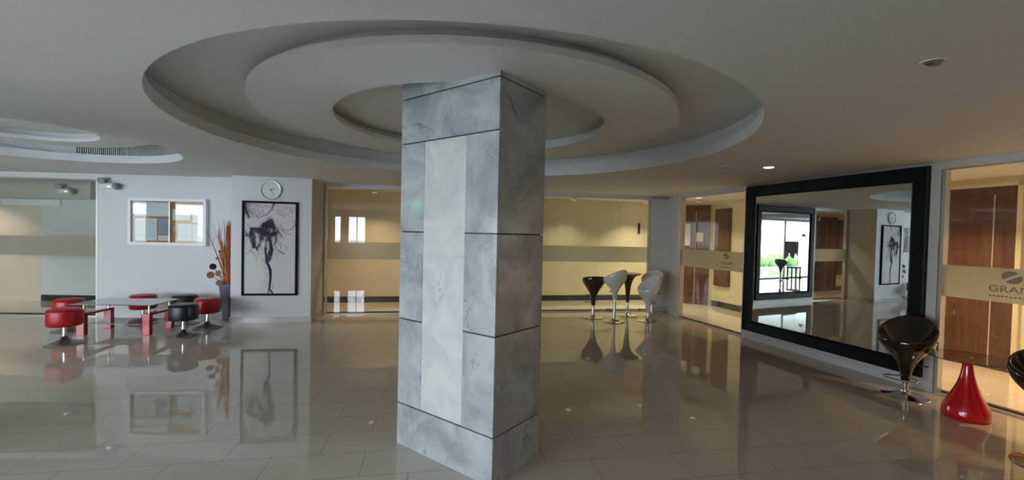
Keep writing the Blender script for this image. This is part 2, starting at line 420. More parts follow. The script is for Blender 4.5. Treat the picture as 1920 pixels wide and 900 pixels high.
# pillar carrying the framed picture
pw = (-4.740, 7.3435), (-3.504, 7.579), (-3.545, 8.26), (-4.87, 7.95)
m = MB(); lo = [m.bm.verts.new((x, y, 0)) for x, y in ((-4.740, 7.3435), (-3.504, 7.579), (-3.585, 8.30), (-4.86, 7.98))]
hi = [m.bm.verts.new((v.co.x, v.co.y, H)) for v in lo]
m._f(lo[::-1]); m._f(hi)
for i in range(4): m._f([lo[i], lo[(i+1) % 4], hi[(i+1) % 4], hi[i]])
wp = m.build('wall_pier', M_WALL); tag_s(wp, 'projecting white wall pier with the framed picture and clock')
wb = wall_group('wall_back', 'white far wall between the glass partitions')
wall('plaster', O_B, A_B, 1.42, 3.66, 0, H, M_WALL, parent=wb)
wall('plaster', O_B, A_B, 6.56, 7.0, 0, H, M_WALL, parent=wb)
wall('header', O_B, A_B, 0.0, 7.0, TOPG, H, M_WALL, parent=wb)
# corner facet
fa = math.atan2(8.77-9.5, 3.24-3.318)
wall('plaster', (3.318, 9.5), fa, 0.0, 0.734, 0, H, M_WALL, parent=wb, th=0.1)
wr = wall_group('wall_right', 'white right wall around the large framed mirror')
wall('plaster', O_R, A_R, 0.24, 0.30, 0, H, M_WALL, parent=wr)
wall('plaster', O_R, A_R, 1.935, 4.52, 0, H, M_WALL, parent=wr)
wall('header', O_R, A_R, 0.24, 12.6, 2.385, H, M_WALL, parent=wr)
wall('plaster', O_R, A_R, 8.2, 12.6, 0, H, M_WALL, parent=wr)
# end faces of the mirror wall (returns)
# rear wall (behind the camera), with small windows
RY = -3.0
def hwall(parent, x0, x1, y0, y1, z0, z1, mat=M_WALL, name='plaster'):
    return MB().box(x0, x1, y0, y1, z0, z1).build(name, mat, parent)
wre = wall_group('wall_rear', 'white rear wall with small windows')
RWIN = [(-3.75, -3.45, 1.0, 2.2), (-3.2, -2.45, 1.0, 2.2)]
xs = -4.7
for a_, b_, z0, z1 in RWIN:
    hwall(wre, xs, a_, RY-0.15, RY, 0, H); hwall(wre, a_, b_, RY-0.15, RY, 0, z0, name='sill_wall'); hwall(wre, a_, b_, RY-0.15, RY, z1, H, name='header'); xs = b_
hwall(wre, xs, 9.3, RY-0.15, RY, 0, H)

wi = 0
def glazing(O, a, s0, s1, z0, z1, bays, label, mat=M_WPANE, fr=M_TRIM, fw=0.05, transom=None):
    """daylight window: frame bars and one pane for each bay"""
    global wi; wi += 1
    root = empty('window_%d' % wi, at(O, a, s0), a); tag_s(root, label)
    L = s1-s0; m = MB()
    m.box(0, L, 0.02, 0.08, z0, z0+fw); m.box(0, L, 0.02, 0.08, z1-fw, z1)
    for i in range(bays+1):
        x = L*i/bays; x = min(max(x, fw/2), L-fw/2); m.box(x-fw/2, x+fw/2, 0.02, 0.08, z0+fw, z1-fw)
    if transom: m.box(0, L, 0.025, 0.075, transom, transom+fw*0.8)
    m.build('window_frame', fr, root)
    for i in range(bays):
        MB().box(L*i/bays+fw/2, L*(i+1)/bays-fw/2, 0.047, 0.053, z0+fw, z1-fw).build('pane', mat, root)
    return root
def portal(p, a, wdt, hgt, z):
    l = bpy.data.lights.new('daylight_portal', 'AREA'); l.shape = 'RECTANGLE'; l.size = wdt; l.size_y = hgt; l.cycles.is_portal = True
    o = bpy.data.objects.new('daylight_portal', l); C.objects.link(o)
    o.matrix_world = Matrix.Translation((p[0], p[1], z)) @ Matrix.Rotation(a, 4, 'Z') @ Matrix.Rotation(PI/2, 4, 'X')
    return o
# garden glazing, left of the frame:  runs (-4.6,3.3) -> (-14,0.9)
GA = math.atan2(0.9-3.3, -14+4.6); GO = (-4.6, 3.3); GL = math.hypot(9.4, 2.4)
GT = 2.42
wg = wall_group('wall_garden', 'header wall above the garden glazing')
wall('header', GO, GA, 0, GL, GT, H, M_WALL, th=0.15, parent=wg)
for s0_, s1_, nb_, lb_ in ((0, 5.15, 2, 'tall garden glazing with slim frames'), (6.0, 7.85, 2, 'narrower garden window further left')):
    glazing(GO, GA, s0_, s1_, 0.0, GT, nb_, lb_, fw=0.04)
    portal(at(GO, GA, (s0_+s1_)/2, 0.2), GA+PI, s1_-s0_, GT, GT/2)
wall('plaster', GO, GA, 5.15, 6.0, 0, GT, M_WALL, th=0.15, parent=wg); wall('plaster', GO, GA, 7.85, GL, 0, GT, M_WALL, th=0.15, parent=wg)
fw_ = MB().box(-26, -14.5, -7.3, -7.0, -0.1, 2.15).build('wall_garden_far', M_PEACH); tag_s(fw_, 'low pale wall outdoors')
# side glazing next to the camera
SO = (-4.6, -3.0); SA = PI/2; SL = 6.3
wsd = wall_group('wall_side', 'header wall over the side windows')
wall('header', SO, SA, 0, SL, GT, H, M_WALL, th=0.15, parent=wsd)
wall('plaster', SO, SA, SL-1.6, SL, 0, GT, M_WALL, th=0.15, parent=wsd)
glazing(SO, SA, 0, SL-1.6, 0.0, GT, 3, 'tall side glazing left of the camera')
portal(at(SO, SA, (SL-1.6)/2, 0.2), SA+PI, SL-1.6, GT, GT/2)
for a_, b_, z0, z1 in RWIN:
    glazing((b_, RY), PI, 0, b_-a_, z0, z1, 1 if b_-a_ < 0.5 else 2, 'small rear window', fw=0.04)
    portal(((a_+b_)/2, RY-0.2), 0, b_-a_, z1-z0, (z0+z1)/2)
# far left end wall
we = MB().box(-14.2, -14.0, 0.8, 9.0, 0, H).build('wall_end', M_WALL); tag_s(we, 'white end wall far left')

# outdoors
gp = MB().box(-60, 30, -60, 40, -0.12, -0.08).build('ground', M_PAVE); tag_s(gp, 'grey paving outdoors')
random.seed(4)
m = MB()
for i in range(60):
    x = -16+i*0.28; m.sphere((x, -3.6+0.12*x+random.uniform(-.2, .2), 0.25+random.uniform(-.1, .15)), random.uniform(0.25, 0.42), sub=2)
hd = m.build('hedge', M_GRASS, smooth=True); tag(hd, 'low green hedge outside the garden glazing', 'hedge')

# ------------------------------------------------------------------ corridors behind the glass
wc = wall_group('wall_corridor', 'cream corridor walls behind the glass partitions')
wall('plaster', (-7.0, 9.1), math.atan2(9.74-9.1, 3.65), 0, 3.706, 0, H, M_CREAM, parent=wc)
wall('plaster', O_CB, A_CB, 0, 6.824, 0, H, M_CREAM, parent=wc)
wall('plaster', O_CE, A_CE, 0, 1.56, 0, H, M_CREAM, parent=wc)
wall('plaster', O_CR, A_CR, 0, 14.1, 0, H, M_CREAM, parent=wc)
wl2 = wall_group('wall_room', 'pale wall of the room behind the left glass')
LA2 = math.atan2(0.2, 7.0)
wall('plaster', (-14, 8.9), LA2, 4.30, 7.003, 0, H, M_WALL, parent=wl2)
wall('plaster', (-14, 8.9), LA2, 0, 4.30, 0, H, M_PEACH, parent=wl2)
MB().box(0, 1.9, -0.16, 0, 2.10, H).build('bulkhead', M_BULK, wl2, loc=at((-14, 8.9), LA2, 3.52), rotz=LA2)
MB().box(0, 3.52, -0.16, 0, 2.10, H).build('bulkhead', M_BULK, wl2, loc=at((-14, 8.9), LA2, 0), rotz=LA2)
# partition between the left room and the corridor (stands behind the pier)
MB().box(-7.05, -6.95, 7.75, 9.1, 0, H).build('partition', M_WALL, wl2)
# dark skirtings
def skirt(O, a, s0, s1, z1=0.13, name='baseboard_corridor', mat=M_SKIRT, th=0.012, label='dark corridor skirting'):
    o = MB().box(0, s1-s0, -th, 0, 0, z1).build(name, mat, None, loc=at(O, a, s0), rotz=a); tag_s(o, label); return o
skirt((-7.0, 9.1), math.atan2(9.74-9.1, 3.65), 2.30, 3.69)
skirt((-7.0, 9.1), math.atan2(9.74-9.1, 3.65), 0, 1.22)
skirt(O_CB, A_CB, 0, 6.81); skirt(O_CR, A_CR, 0.02, 4.36); skirt(O_CR, A_CR, 5.32, 9)
skirt((-14, 8.9), LA2, 4.30, 6.95, name='baseboard_room', label='dark skirting behind the left glass')
# tile baseboards in the lobby
skirt(O_L, A_L, 1.57, 3.96, 0.09, 'baseboard_left', M_BASE, 0.014, 'grey tile baseboard under the notice board')
skirt(O_P, A_P, -0.012, 1.27, 0.092, 'baseboard_pier', M_BASE, 0.014, 'grey tile baseboard at the foot of the picture pier')
pa = math.atan2(8.30-7.579, -3.585+3.504)
skirt((-3.504, 7.579), pa, 0.0, 0.66, 0.092, 'baseboard_pier_side', M_BASE, 0.014, 'grey tile baseboard along the side of the picture pier')
skirt(O_B, A_B, 1.42, 3.66, 0.09, 'baseboard_back', M_BASE, 0.014, 'grey tile baseboard on the far wall')
skirt(O_B, A_B, 6.57, 6.98, 0.09, 'baseboard_corner', M_BASE, 0.014, 'grey tile baseboard in the far right corner')
skirt(O_R, A_R, 1.94, 4.51, 0.085, 'baseboard_right', M_WALL, 0.010, 'pale baseboard under the large mirror')

# ------------------------------------------------------------------ interior glass partitions
def partition(O, a, s0, s1, top, splits, label, band=True, side_trim=(True, True)):
    global wi; wi += 1
    root = empty('window_%d' % wi, at(O, a, s0), a); tag_s(root, label); L = s1-s0
    MB().box(0, L, -0.005, 0.075, 0.0, 0.012).box(0, L, -0.008, 0.0, 0.0, 0.02).build('floor_track', M_TRIM, root)
    MB().box(0, L, 0.075, 0.13, 0.0, 0.03).build('track_channel', M_DTRIM, root)
    m = MB(); m.box(0, L, 0.02, 0.07, top-0.012, top)
    if side_trim[0]: m.box(0, 0.028, -0.004, 0.075, 0.012, top-0.012)
    if side_trim[1]: m.box(L-0.028, L, -0.004, 0.075, 0.012, top-0.012)
    m.build('window_frame', M_TRIM, root)
    e = [0.0] + [x-s0 for x in splits] + [L]
    for p, q in zip(e, e[1:]):
        MB().box(p+0.003, q-0.003, 0.040, 0.048, 0.012, top-0.01).build('pane', M_PANE, root)
    if band: MB().box(0.03, L-0.03, 0.0365, 0.0385, 1.045, 1.375).build('frosted_band', M_FROST, root)
    return root
p_bl = partition(O_B, A_B, 0.02, 1.42, TOPG, [], 'glass partition right of the picture pier')
p_br = partition(O_B, A_B, 3.66, 6.56, TOPG, [5.10], 'glass partition behind the bar stools')
p_g1 = partition(O_R, A_R, 0.30, 1.935, 2.385, [1.15], 'glass partition left of the large mirror')
p_g2 = partition(O_R, A_R, 4.535, 8.2, 2.385, [6.4], 'glass partition right of the large mirror')
p_l = partition(O_L, A_L, -5.25, 1.565, TOPG-0.02, [-1.3, -3.6], 'glass partition at the far left')

# etched sign on the bands
def text_mesh(body, size, ext=0.001):
    c = bpy.data.curves.new('t', 'FONT'); c.body = body; c.size = size; c.extrude = ext; c.align_x = 'CENTER'
    o = bpy.data.objects.new('t', c); C.objects.link(o)
    dg = bpy.context.evaluated_depsgraph_get(); me = bpy.data.meshes.new_from_object(o.evaluated_get(dg))
    bpy.data.objects.remove(o); me.materials.clear(); me.materials.append(M_SIGNT)
    return me
def sign(O, a, s, sc, label, gx=0.0):
    root = empty('etched_sign', at(O, a, s, 0.033, 1.045), a)
    me = text_mesh('GRAND', 0.088*sc)
    for v in me.vertices: v.co.x *= 1.25
    t = bpy.data.objects.new('lettering', me); C.objects.link(t); t.parent = root; t.rotation_euler = (PI/2, 0, 0); t.location = (0.028*sc, 0, 0.10)
    m = MB(); 
    for sg in (1, -1):
        pts = []
        n = 20
        for i in range(n+1):
            th_ = math.radians(38) + PI*i/n + (PI if sg < 0 else 0)
            pts.append((0.066*math.cos(th_)*sc, 0.050*math.sin(th_)*sc))
        off = (-0.008*sg*sc, 0.010*sg*sc)
        f = [m.bm.verts.new((x+off[0], 0, z+0.245+off[1])) for x, z in pts]; g = [m.bm.verts.new((v.co.x, -0.0015, v.co.z)) for v in f]
        m._f(f[::-1]); m._f(g)
        for i in range(len(f)): m._f([f[i], f[(i+1) % len(f)], g[(i+1) % len(f)], g[i]])
    m.build('emblem', M_SIGNT, root)
    m = MB()
    for i in range(11): m.box((-0.16+i*0.03)*sc, (-0.16+i*0.03+0.018)*sc, -0.0012, 0, 0.052, 0.066)
    m.build('small_line', M_SIGNT, root)
    tag(root, label, 'sign'); return root
sign(O_R, A_R, 5.085, 1.0, 'brown GRAND lettering and oval emblem on the frosted band right of the mirror')
sign(O_R, A_R, 1.50, 0.8, 'brown GRAND lettering and oval emblem on the frosted band left of the mirror')

# ------------------------------------------------------------------ doors in the corridors
di = 0
def door(O, a, s0, s1, z1, label, mullions=(), glass=(), handle=None, notice=None):
    global di; di += 1
    root = empty('door_%d' % di, at(O, a, s0), a); tag_s(root, label); L = s1-s0
    m = MB().box(0, L, -0.022, 0.0, 0.0, z1)
    d_ = m.build('door_leaf', M_WOOD, root)
    fr = MB().box(-0.05, 0.0, -0.04, 0.0, 0, z1+0.05).box(L, L+0.05, -0.04, 0.0, 0, z1+0.05).box(-0.05, L+0.05, -0.04, 0.0, z1, z1+0.05)
    fr.build('door_frame', M_CREAM if a == A_CR else M_WOOD, root)
    for x in mullions: MB().box(x-0.007, x+0.007, -0.032, -0.018, 0.02, z1-0.1).build('door_edge', M_TRIM, root)
    for x0_, x1_, za, zb in glass: MB().box(x0_, x1_, -0.028, -0.018, za, zb).build('door_light', M_PAPER, root)
    if handle:
        for hx in handle:
            MB().tube([(hx, -0.07, 0.75), (hx, -0.07, 1.75)], 0.012, 10).box(hx-0.008, hx+0.008, -0.07, -0.022, 0.85, 0.87).box(hx-0.008, hx+0.008, -0.07, -0.022, 1.63, 1.65).build('door_handle', M_CHROME, d_)
    return root
door(O_CE, A_CE, 0.80, 1.405, 2.33, 'brown double door at the end of the far corridor', mullions=(0.34,), glass=((0.045, 0.225, 1.41, 1.93),))
door(O_CR, A_CR, 4.38, 5.25, 2.34, 'wide brown double door behind the right glass', mullions=(0.655,))
door((-7.0, 9.1), math.atan2(9.74-9.1, 3.65), 1.26, 2.20, 2.30, 'brown door in the corridor behind the picture pier', mullions=(0.5,))
# wall panels (brown) beside the doors
def wall_box(O, a, s0, s1, z0, z1, label):
    r = empty('wall_cabinet', at(O, a, s0, 0, z0), a)
    MB().box(0, s1-s0, -0.05, 0, 0, z1-z0).build('cabinet_body', M_WOOD, r)
    MB().box(0.02, s1-s0-0.02, -0.062, -0.05, 0.02, z1-z0-0.02).build('cabinet_door', M_WOOD, r, bevel=0.003)
    tag(r, label, 'wall cabinet'); return r
wall_box(O_CR, A_CR, 0.14, 0.60, 0.50, 2.28, 'tall brown wall cabinet behind the glass left of the large mirror')
wall_box((-7.0, 9.1), math.atan2(9.74-9.1, 3.65), 0.86, 1.17, 0.50, 2.28, 'tall brown wall cabinet behind the picture pier, seen in the mirror')
nt_ = MB().box(0, 0.155, -0.03, -0.024, 0, 0.21).build('door_notice', M_WALL, None, loc=at(O_CE, A_CE, 1.155, 0, 1.515), rotz=A_CE)
tag(nt_, 'small white square notice on the brown end door', 'notice')
MB().lathe([(0, 0), (0.055, 0), (0.055, 0.002), (0, 0.002)], 24, Matrix.Translation((0.078, -0.030, 0.11)) @ Matrix.Rotation(PI/2, 4, 'X')).build('printed_ring', M_PEACH, nt_)
# black wall plate at the end of the back corridor
bp_ = MB().rbox(0, 0.06, -0.02, 0, 0, 0.27, 0.004).build('wall_plate', M_BLACKM, None, loc=at(O_CB, A_CB, 6.56, 0, 1.66), rotz=A_CB)
tag(bp_, 'small dark wall plate at the end of the yellow corridor wall', 'wall plate')

# corridor lamps (their light lives here)
def lamp(x, y, power, col, label, r=0.058, size=0.4, group='corridor downlights'):
    root = empty('ceiling_lamp', (x, y, H))
    MB().lathe([(r*0.9, -0.004), (r, -0.004), (r+0.004, -0.085), (r*0.97, -0.085), (r*0.9, -0.004)], 32, caps=False).build('lamp_can', M_PLAST, root, smooth=True)
    MB().lathe([(0, -0.010), (r*0.9, -0.010)], 32, caps=False).build('lamp_diffuser', M_LAMP, root)
    l = bpy.data.lights.new('lamp_light', 'AREA'); l.shape = 'DISK'; l.size = size*0.3; l.energy = power; l.color = col; l.spread = math.radians(112)
    o = bpy.data.objects.new('lamp_light', l); C.objects.link(o); o.parent = root; o.location = (0, 0, -0.088)
    tag(root, label, 'ceiling lamp', None); return root
for s_, pw_, nm in ((0.3, 1.3, 'behind the pier end of the glass'), (2.6, 0.9, 'behind the hidden far mirror'), (4.6, 0.85, 'behind the bar stools'), (6.35, 1.8, 'near the dark wall plate')):
    x_, y_, _ = at(O_CB, A_CB, s_, -0.75); lamp(x_, y_, CORRIDOR_W*pw_, YEL if s_ > 3 else WARM, 'round corridor downlight ' + nm)
for s_, pw_, nm, cc in ((0.6, 1.2, 'before the brown end door', YEL), (2.6, 1.0, 'behind the large mirror', WARM), (4.9, 3.0, 'before the wide brown door', PEACH), (6.8, 3.2, 'furthest right', PEACH)):
    x_, y_, _ = at(O_CR, A_CR, s_, -0.9); lamp(x_, y_, CORRIDOR_W*pw_, cc, 'round corridor downlight ' + nm)
lamp(-10.6, 8.3, CORRIDOR_W*1.2, (1.0, 0.86, 0.70), 'round downlight in the room behind the left glass')
lamp(-5.6, 8.6, CORRIDOR_W*0.8, WARM, 'round corridor downlight behind the picture pier')

# ------------------------------------------------------------------ marble column
CF = Vector((-0.1127, 2.7333)); CL = Vector((-0.8606, 3.3019)); CR = Vector((0.2004, 3.1453))
ca = math.atan2(CF.y-CL.y, CF.x-CL.x); Wl = (CF-CL).length; Wr = (CR-CF).length
col = empty('marble_column', (CL.x, CL.y, 0), ca)
tag(col, 'square grey marble clad column in the middle of the lobby', 'column')
TOPC = 2.716; g = 0.0045
MB().box(0.014, Wl-0.014, 0.014, Wr-0.014, 0, TOPC).build('column_core', M_DTRIM, col)
J = [0.0, 0.311, 0.948, 1.596, 2.242, 2.570, TOPC]
SL_, SR_ = 0.257, 0.661
def slab(x0, x1, y0, y1, z0, z1, mat=M_MARB):
    MB().box(x0, x1, y0, y1, z0, z1).build('marble_panel', mat, col, bevel=0.0012)
def zs(i, j): return (J[i]+(g if i else 0.0), J[j]-(g if j < 6 else 0))
# left (front) face: y = 0
slab(0.0, Wl, 0.0, 0.02, *zs(0, 1))
for i in (1, 2, 3):
    slab(0.0, SL_-0.001, 0.0, 0.02, *zs(i, i+1)); slab(SR_+0.001, Wl, 0.0, 0.02, *zs(i, i+1))
slab(SL_, SR_, 0.002, 0.02, J[1]+g, J[4]-g, M_MARBW)
slab(0.0, Wl, 0.0, 0.02, *zs(4, 5)); slab(0.0, Wl, 0.0, 0.02, *zs(5, 6))
# right face: x = Wl ; then the two hidden faces
for i, j in ((0, 1), (1, 2), (2, 3), (3, 5), (5, 6)):
    slab(Wl-0.02, Wl, 0.021, Wr, *zs(i, j)); slab(0.0, 0.02, 0.021, Wr, *zs(i, j))
for i in range(6): slab(0.021, Wl-0.021, Wr-0.02, Wr, *zs(i, i+1))

# ------------------------------------------------------------------ mirrors
def framed_mirror(O, a, s0, s1, z0, z1, fw, label):
    root = empty('wall_mirror', at(O, a, s0, 0, z0), a); W_ = s1-s0; h_ = z1-z0
    m = MB()
    def prism(p, q, r, s_):   # mitred bar with a raised outer lip
        pass
    o_ = [(0, 0), (W_, 0), (W_, h_), (0, h_)]
    prof = [(0.0, 0.0), (0.0, -0.045), (0.012, -0.05), (fw-0.03, -0.042), (fw-0.004, -0.022), (fw, -0.018), (fw, 0.0)]
    rings = []
    for d_, y in prof:
        rings.append([m.bm.verts.new((x + (d_ if x == 0 else -d_), y, z + (d_ if z == 0 else -d_))) for x, z in o_])
    for A_, B_ in zip(rings, rings[1:]):
        for i in range(4): m._f([A_[i], A_[(i+1) % 4], B_[(i+1) % 4], B_[i]])
    m.build('mirror_frame', M_FRAME, root)
    MB().box(fw-0.01, W_-fw+0.01, -0.012, -0.004, fw-0.01, h_-fw+0.01).build('mirror_glass', M_MIRROR, root)
    tag(root, label, 'mirror'); return root
framed_mirror(O_R, A_R, 1.962, 4.43, 0.138, 2.43, 0.165, 'huge square mirror in a wide black frame on the right wall')
framed_mirror(O_B, A_B, 1.47, 3.62, 0.118, 2.435, 0.165, 'black framed mirror on the far wall hidden behind the column')

# ------------------------------------------------------------------ picture, clock
pic = empty('framed_picture', at(O_P, A_P, 0.180, 0, 0.460), A_P); PW, PH = 0.865, 1.590
m = MB()
prof = [(0.0, 0.0), (0.0, -0.04), (0.033, -0.04), (0.035, -0.030), (0.035, 0.0)]
rings = []
for d_, y in prof: rings.append([m.bm.verts.new((x + (d_ if x == 0 else -d_), y, z + (d_ if z == 0 else -d_))) for x, z in ((0, 0), (PW, 0), (PW, PH), (0, PH))])
for A_, B_ in zip(rings, rings[1:]):
    for i in range(4): m._f([A_[i], A_[(i+1) % 4], B_[(i+1) % 4], B_[i]])
m.build('picture_frame', M_PICF, pic)
# ink-smoke print: painted procedurally as a colour attribute of a fine grid
def ink_print():
    gw, gh = 200, 370
    X, Y = np.meshgrid(np.linspace(0, 1, gw), np.linspace(0, 1, gh))      # Y from the top
    rng = np.random.default_rng(5)
    def noise(fx, fy):
        a = rng.random((fy+2, fx+2)); xi = X*fx; yi = Y*fy
        x0 = xi.astype(int); y0 = yi.astype(int); u = xi-x0; v = yi-y0; u = u*u*(3-2*u); v = v*v*(3-2*v)
        return (a[y0, x0]*(1-u)+a[y0, x0+1]*u)*(1-v) + (a[y0+1, x0]*(1-u)+a[y0+1, x0+1]*u)*v
    wx = (noise(4, 7)-.5)*0.05 + (noise(12, 22)-.5)*0.010; wy = (noise(4, 7)-.5)*0.04 + (noise(12, 22)-.5)*0.008
    asp = 1.85
    D = np.zeros_like(X)
    def stroke(pts, ws, k, soft=0.35):
        nonlocal D
        x = X+wx; y = (Y+wy)*asp
        best = np.full_like(X, 9.0)
        for (p, q, w0, w1) in zip(pts, pts[1:], ws, ws[1:]):
            ax, ay = p[0], p[1]*asp; bx, by = q[0], q[1]*asp
            t = np.clip(((x-ax)*(bx-ax)+(y-ay)*(by-ay))/((bx-ax)**2+(by-ay)**2+1e-9), 0, 1)
            dd = np.hypot(x-ax-t*(bx-ax), y-ay-t*(by-ay)); best = np.minimum(best, dd/(w0+(w1-w0)*t))
        D = np.maximum(D, k*np.clip((1.15-best)/soft, 0, 1))
    # main dark cloud, stem and wisps (coordinates as fractions of the sheet)
    stroke([(0.40, 0.245), (0.50, 0.225), (0.58, 0.27)], [0.07, 0.085, 0.06], .95, .5)
    stroke([(0.14, 0.285), (0.30, 0.30), (0.45, 0.31), (0.60, 0.33)], [0.03, 0.075, 0.12, 0.07], .93, .5)
    stroke([(0.16, 0.33), (0.17, 0.42), (0.19, 0.49)], [0.07, 0.055, 0.03], .9, .5)
    stroke([(0.33, 0.37), (0.30, 0.43), (0.24, 0.49), (0.27, 0.53)], [0.07, 0.035, 0.03, 0.012], .85, .5)
    stroke([(0.50, 0.36), (0.40, 0.42), (0.43, 0.50)], [0.06, 0.03, 0.02], .85, .5)
    stroke([(0.54, 0.30), (0.62, 0.36), (0.60, 0.44)], [0.03, 0.018, 0.014], .85, .5)
    stroke([(0.55, 0.24), (0.66, 0.30), (0.74, 0.37)], [0.03, 0.018, 0.008], .85, .5)
    stroke([(0.50, 0.40), (0.52, 0.50), (0.47, 0.60), (0.44, 0.66)], [0.03, 0.05, 0.055, 0.03], .93, .5)
    stroke([(0.40, 0.47), (0.42, 0.58), (0.44, 0.66), (0.51, 0.75), (0.49, 0.88), (0.50, 0.95), (0.57, 1.0)], [0.015, 0.02, 0.03, 0.03, 0.022, 0.018, 0.018], .98, .4)
    stroke([(0.50, 0.80), (0.485, 0.90), (0.485, 1.0)], [0.012, 0.010, 0.016], .8, .5)
    stroke([(0.55, 0.86), (0.57, 0.90), (0.55, 0.97)], [0.008, 0.010, 0.006], .45, .6)
    stroke([(0.0, 0.365), (0.12, 0.37), (0.18, 0.34)], [0.014, 0.014, 0.03], .9, .5)
    stroke([(0.02, 0.30), (0.06, 0.35), (0.13, 0.34), (0.17, 0.30), (0.13, 0.27)], [0.01, 0.02, 0.02, 0.02, 0.012], .8, .6)
    stroke([(0.58, 0.01), (0.51, 0.09), (0.40, 0.14), (0.26, 0.17), (0.19, 0.13), (0.20, 0.05)], [0.022, 0.014, 0.012, 0.012, 0.008, 0.005], .55, .6)
    stroke([(0.58, 0.0), (0.53, 0.07)], [0.020, 0.008], .95, .5)
    stroke([(0.04, 0.0), (0.03, 0.08), (0.08, 0.17)], [0.05, 0.035, 0.022], .9, .6)
    stroke([(0.12, 0.0), (0.10, 0.08), (0.15, 0.14)], [0.03, 0.022, 0.02], .5, .8)
    stroke([(0.70, 0.22), (0.78, 0.30), (0.90, 0.30), (0.98, 0.24), (0.97, 0.17)], [0.008, 0.01, 0.010, 0.012, 0.006], .45, .6)
    stroke([(0.66, 0.07), (0.72, 0.13), (0.80, 0.14), (0.80, 0.07)], [0.008]*4, .28, .8)
    stroke([(0.86, 0.03), (0.93, 0.10), (0.97, 0.05)], [0.008]*3, .28, .8)
    stroke([(0.58, 0.45), (0.64, 0.50), (0.72, 0.53), (0.79, 0.545)], [0.012, 0.014, 0.014, 0.022], .5, .7)
    stroke([(0.62, 0.38), (0.68, 0.44), (0.72, 0.50)], [0.02, 0.018, 0.010], .3, .8)
    stroke([(0.17, 0.51), (0.13, 0.555), (0.22, 0.56)], [0.008]*3, .35, .8)
    stroke([(0.26, 0.53), (0.30, 0.575), (0.36, 0.55)], [0.008]*3, .4, .8)
    stroke([(0.40, 0.66), (0.37, 0.72), (0.44, 0.74)], [0.008]*3, .3, .8)
    stroke([(0.40, 0.20), (0.46, 0.175), (0.54, 0.19), (0.60, 0.235)], [0.006]*4, .5, .7)
    # fine drifting wisps beside the main strokes
    def wisps(p0, p1, n_, k, amp):
        for i in range(n_):
            a0 = rng.random(); x0 = p0[0]+(p1[0]-p0[0])*rng.random(); y0 = p0[1]+(p1[1]-p0[1])*rng.random()
            ang = rng.random()*6.28; pts = []
            for j in range(9):
                pts.append((min(max(x0, 0), 1), min(max(y0, 0), 1))); ang += (rng.random()-.35)*1.1
                x0 += amp*math.cos(ang); y0 += amp*math.sin(ang)/asp
            stroke(pts, [0.003+0.004*rng.random() for _ in pts], k*(0.5+0.5*rng.random()), .8)
    wisps((0.0, 0.0), (0.35, 0.14), 14, .6, 0.045); wisps((0.6, 0.0), (1.0, 0.20), 12, .32, 0.05)
    wisps((0.10, 0.26), (0.62, 0.50), 26, .8, 0.045); wisps((0.56, 0.40), (0.78, 0.56), 9, .4, 0.03)
    wisps((0.10, 0.46), (0.40, 0.60), 9, .45, 0.03); wisps((0.38, 0.60), (0.60, 0.95), 8, .35, 0.02)
    wash = np.exp(-(((X-.38)/.24)**2 + ((Y-.34)/.10)**2)); D = np.maximum(D, .55*wash*noise(9, 18)*1.2)
    wash2 = np.exp(-(((X-.05)/.14)**2 + ((Y-.06)/.09)**2)); D = np.maximum(D, .7*wash2*noise(12, 22))
    D = np.clip(D*(0.92 + 0.25*noise(26, 48)*(0.5+noise(9, 16))), 0, 1)**0.8
    # pale gaps inside the cloud
    G = np.exp(-(((X-.37)/.05)**2 + ((Y-.45)/.035)**2)) + np.exp(-(((X-.25)/.03)**2 + ((Y-.41)/.03)**2)) + np.exp(-(((X-.52)/.025)**2 + ((Y-.30)/.02)**2))*.6
    D = np.clip(D*(1-0.85*np.clip(G, 0, 1)), 0, 1)
    tint = (noise(6, 10)*0.6+noise(3, 5)*0.4)
    base = np.stack([0.66+0.02*tint, 0.64+0.04*(1-tint)*(Y > .4)+0*X, 0.65+0.02*Y], -1)
    ink = np.array([0.03, 0.028, 0.05])
    colr = base*(1-D[..., None]) + ink*D[..., None]
    me = bpy.data.meshes.new('print'); wv, hv = PW-0.056, PH-0.056
    vsx = np.stack([0.028+X*wv, np.full_like(X, -0.026), 0.028+(1-Y)*hv], -1).reshape(-1, 3)
    idx = np.arange(gw*gh).reshape(gh, gw)
    f = np.stack([idx[1:, :-1], idx[1:, 1:], idx[:-1, 1:], idx[:-1, :-1]], -1).reshape(-1, 4)
    me.from_pydata(vsx.tolist(), [], f.tolist())
    ca_ = me.color_attributes.new('ink', 'FLOAT_COLOR', 'POINT')
    ca_.data.foreach_set('color', np.concatenate([colr, np.ones(colr.shape[:2]+(1,))], -1).reshape(-1).astype(np.float32))
    mt, nt, b = new_mat('ink_print'); at_ = N(nt, 'ShaderNodeVertexColor'); at_.layer_name = 'ink'
    nt.links.new(at_.outputs[0], b.inputs['Base Color']); b.inputs['Roughness'].default_value = 0.7; b.inputs['Specular IOR Level'].default_value = 0.1
    me.materials.append(mt); o = bpy.data.objects.new('print', me); C.objects.link(o); o.parent = pic
ink_print()
tag(pic, 'tall black framed print of dark ink smoke on the white pier', 'picture')

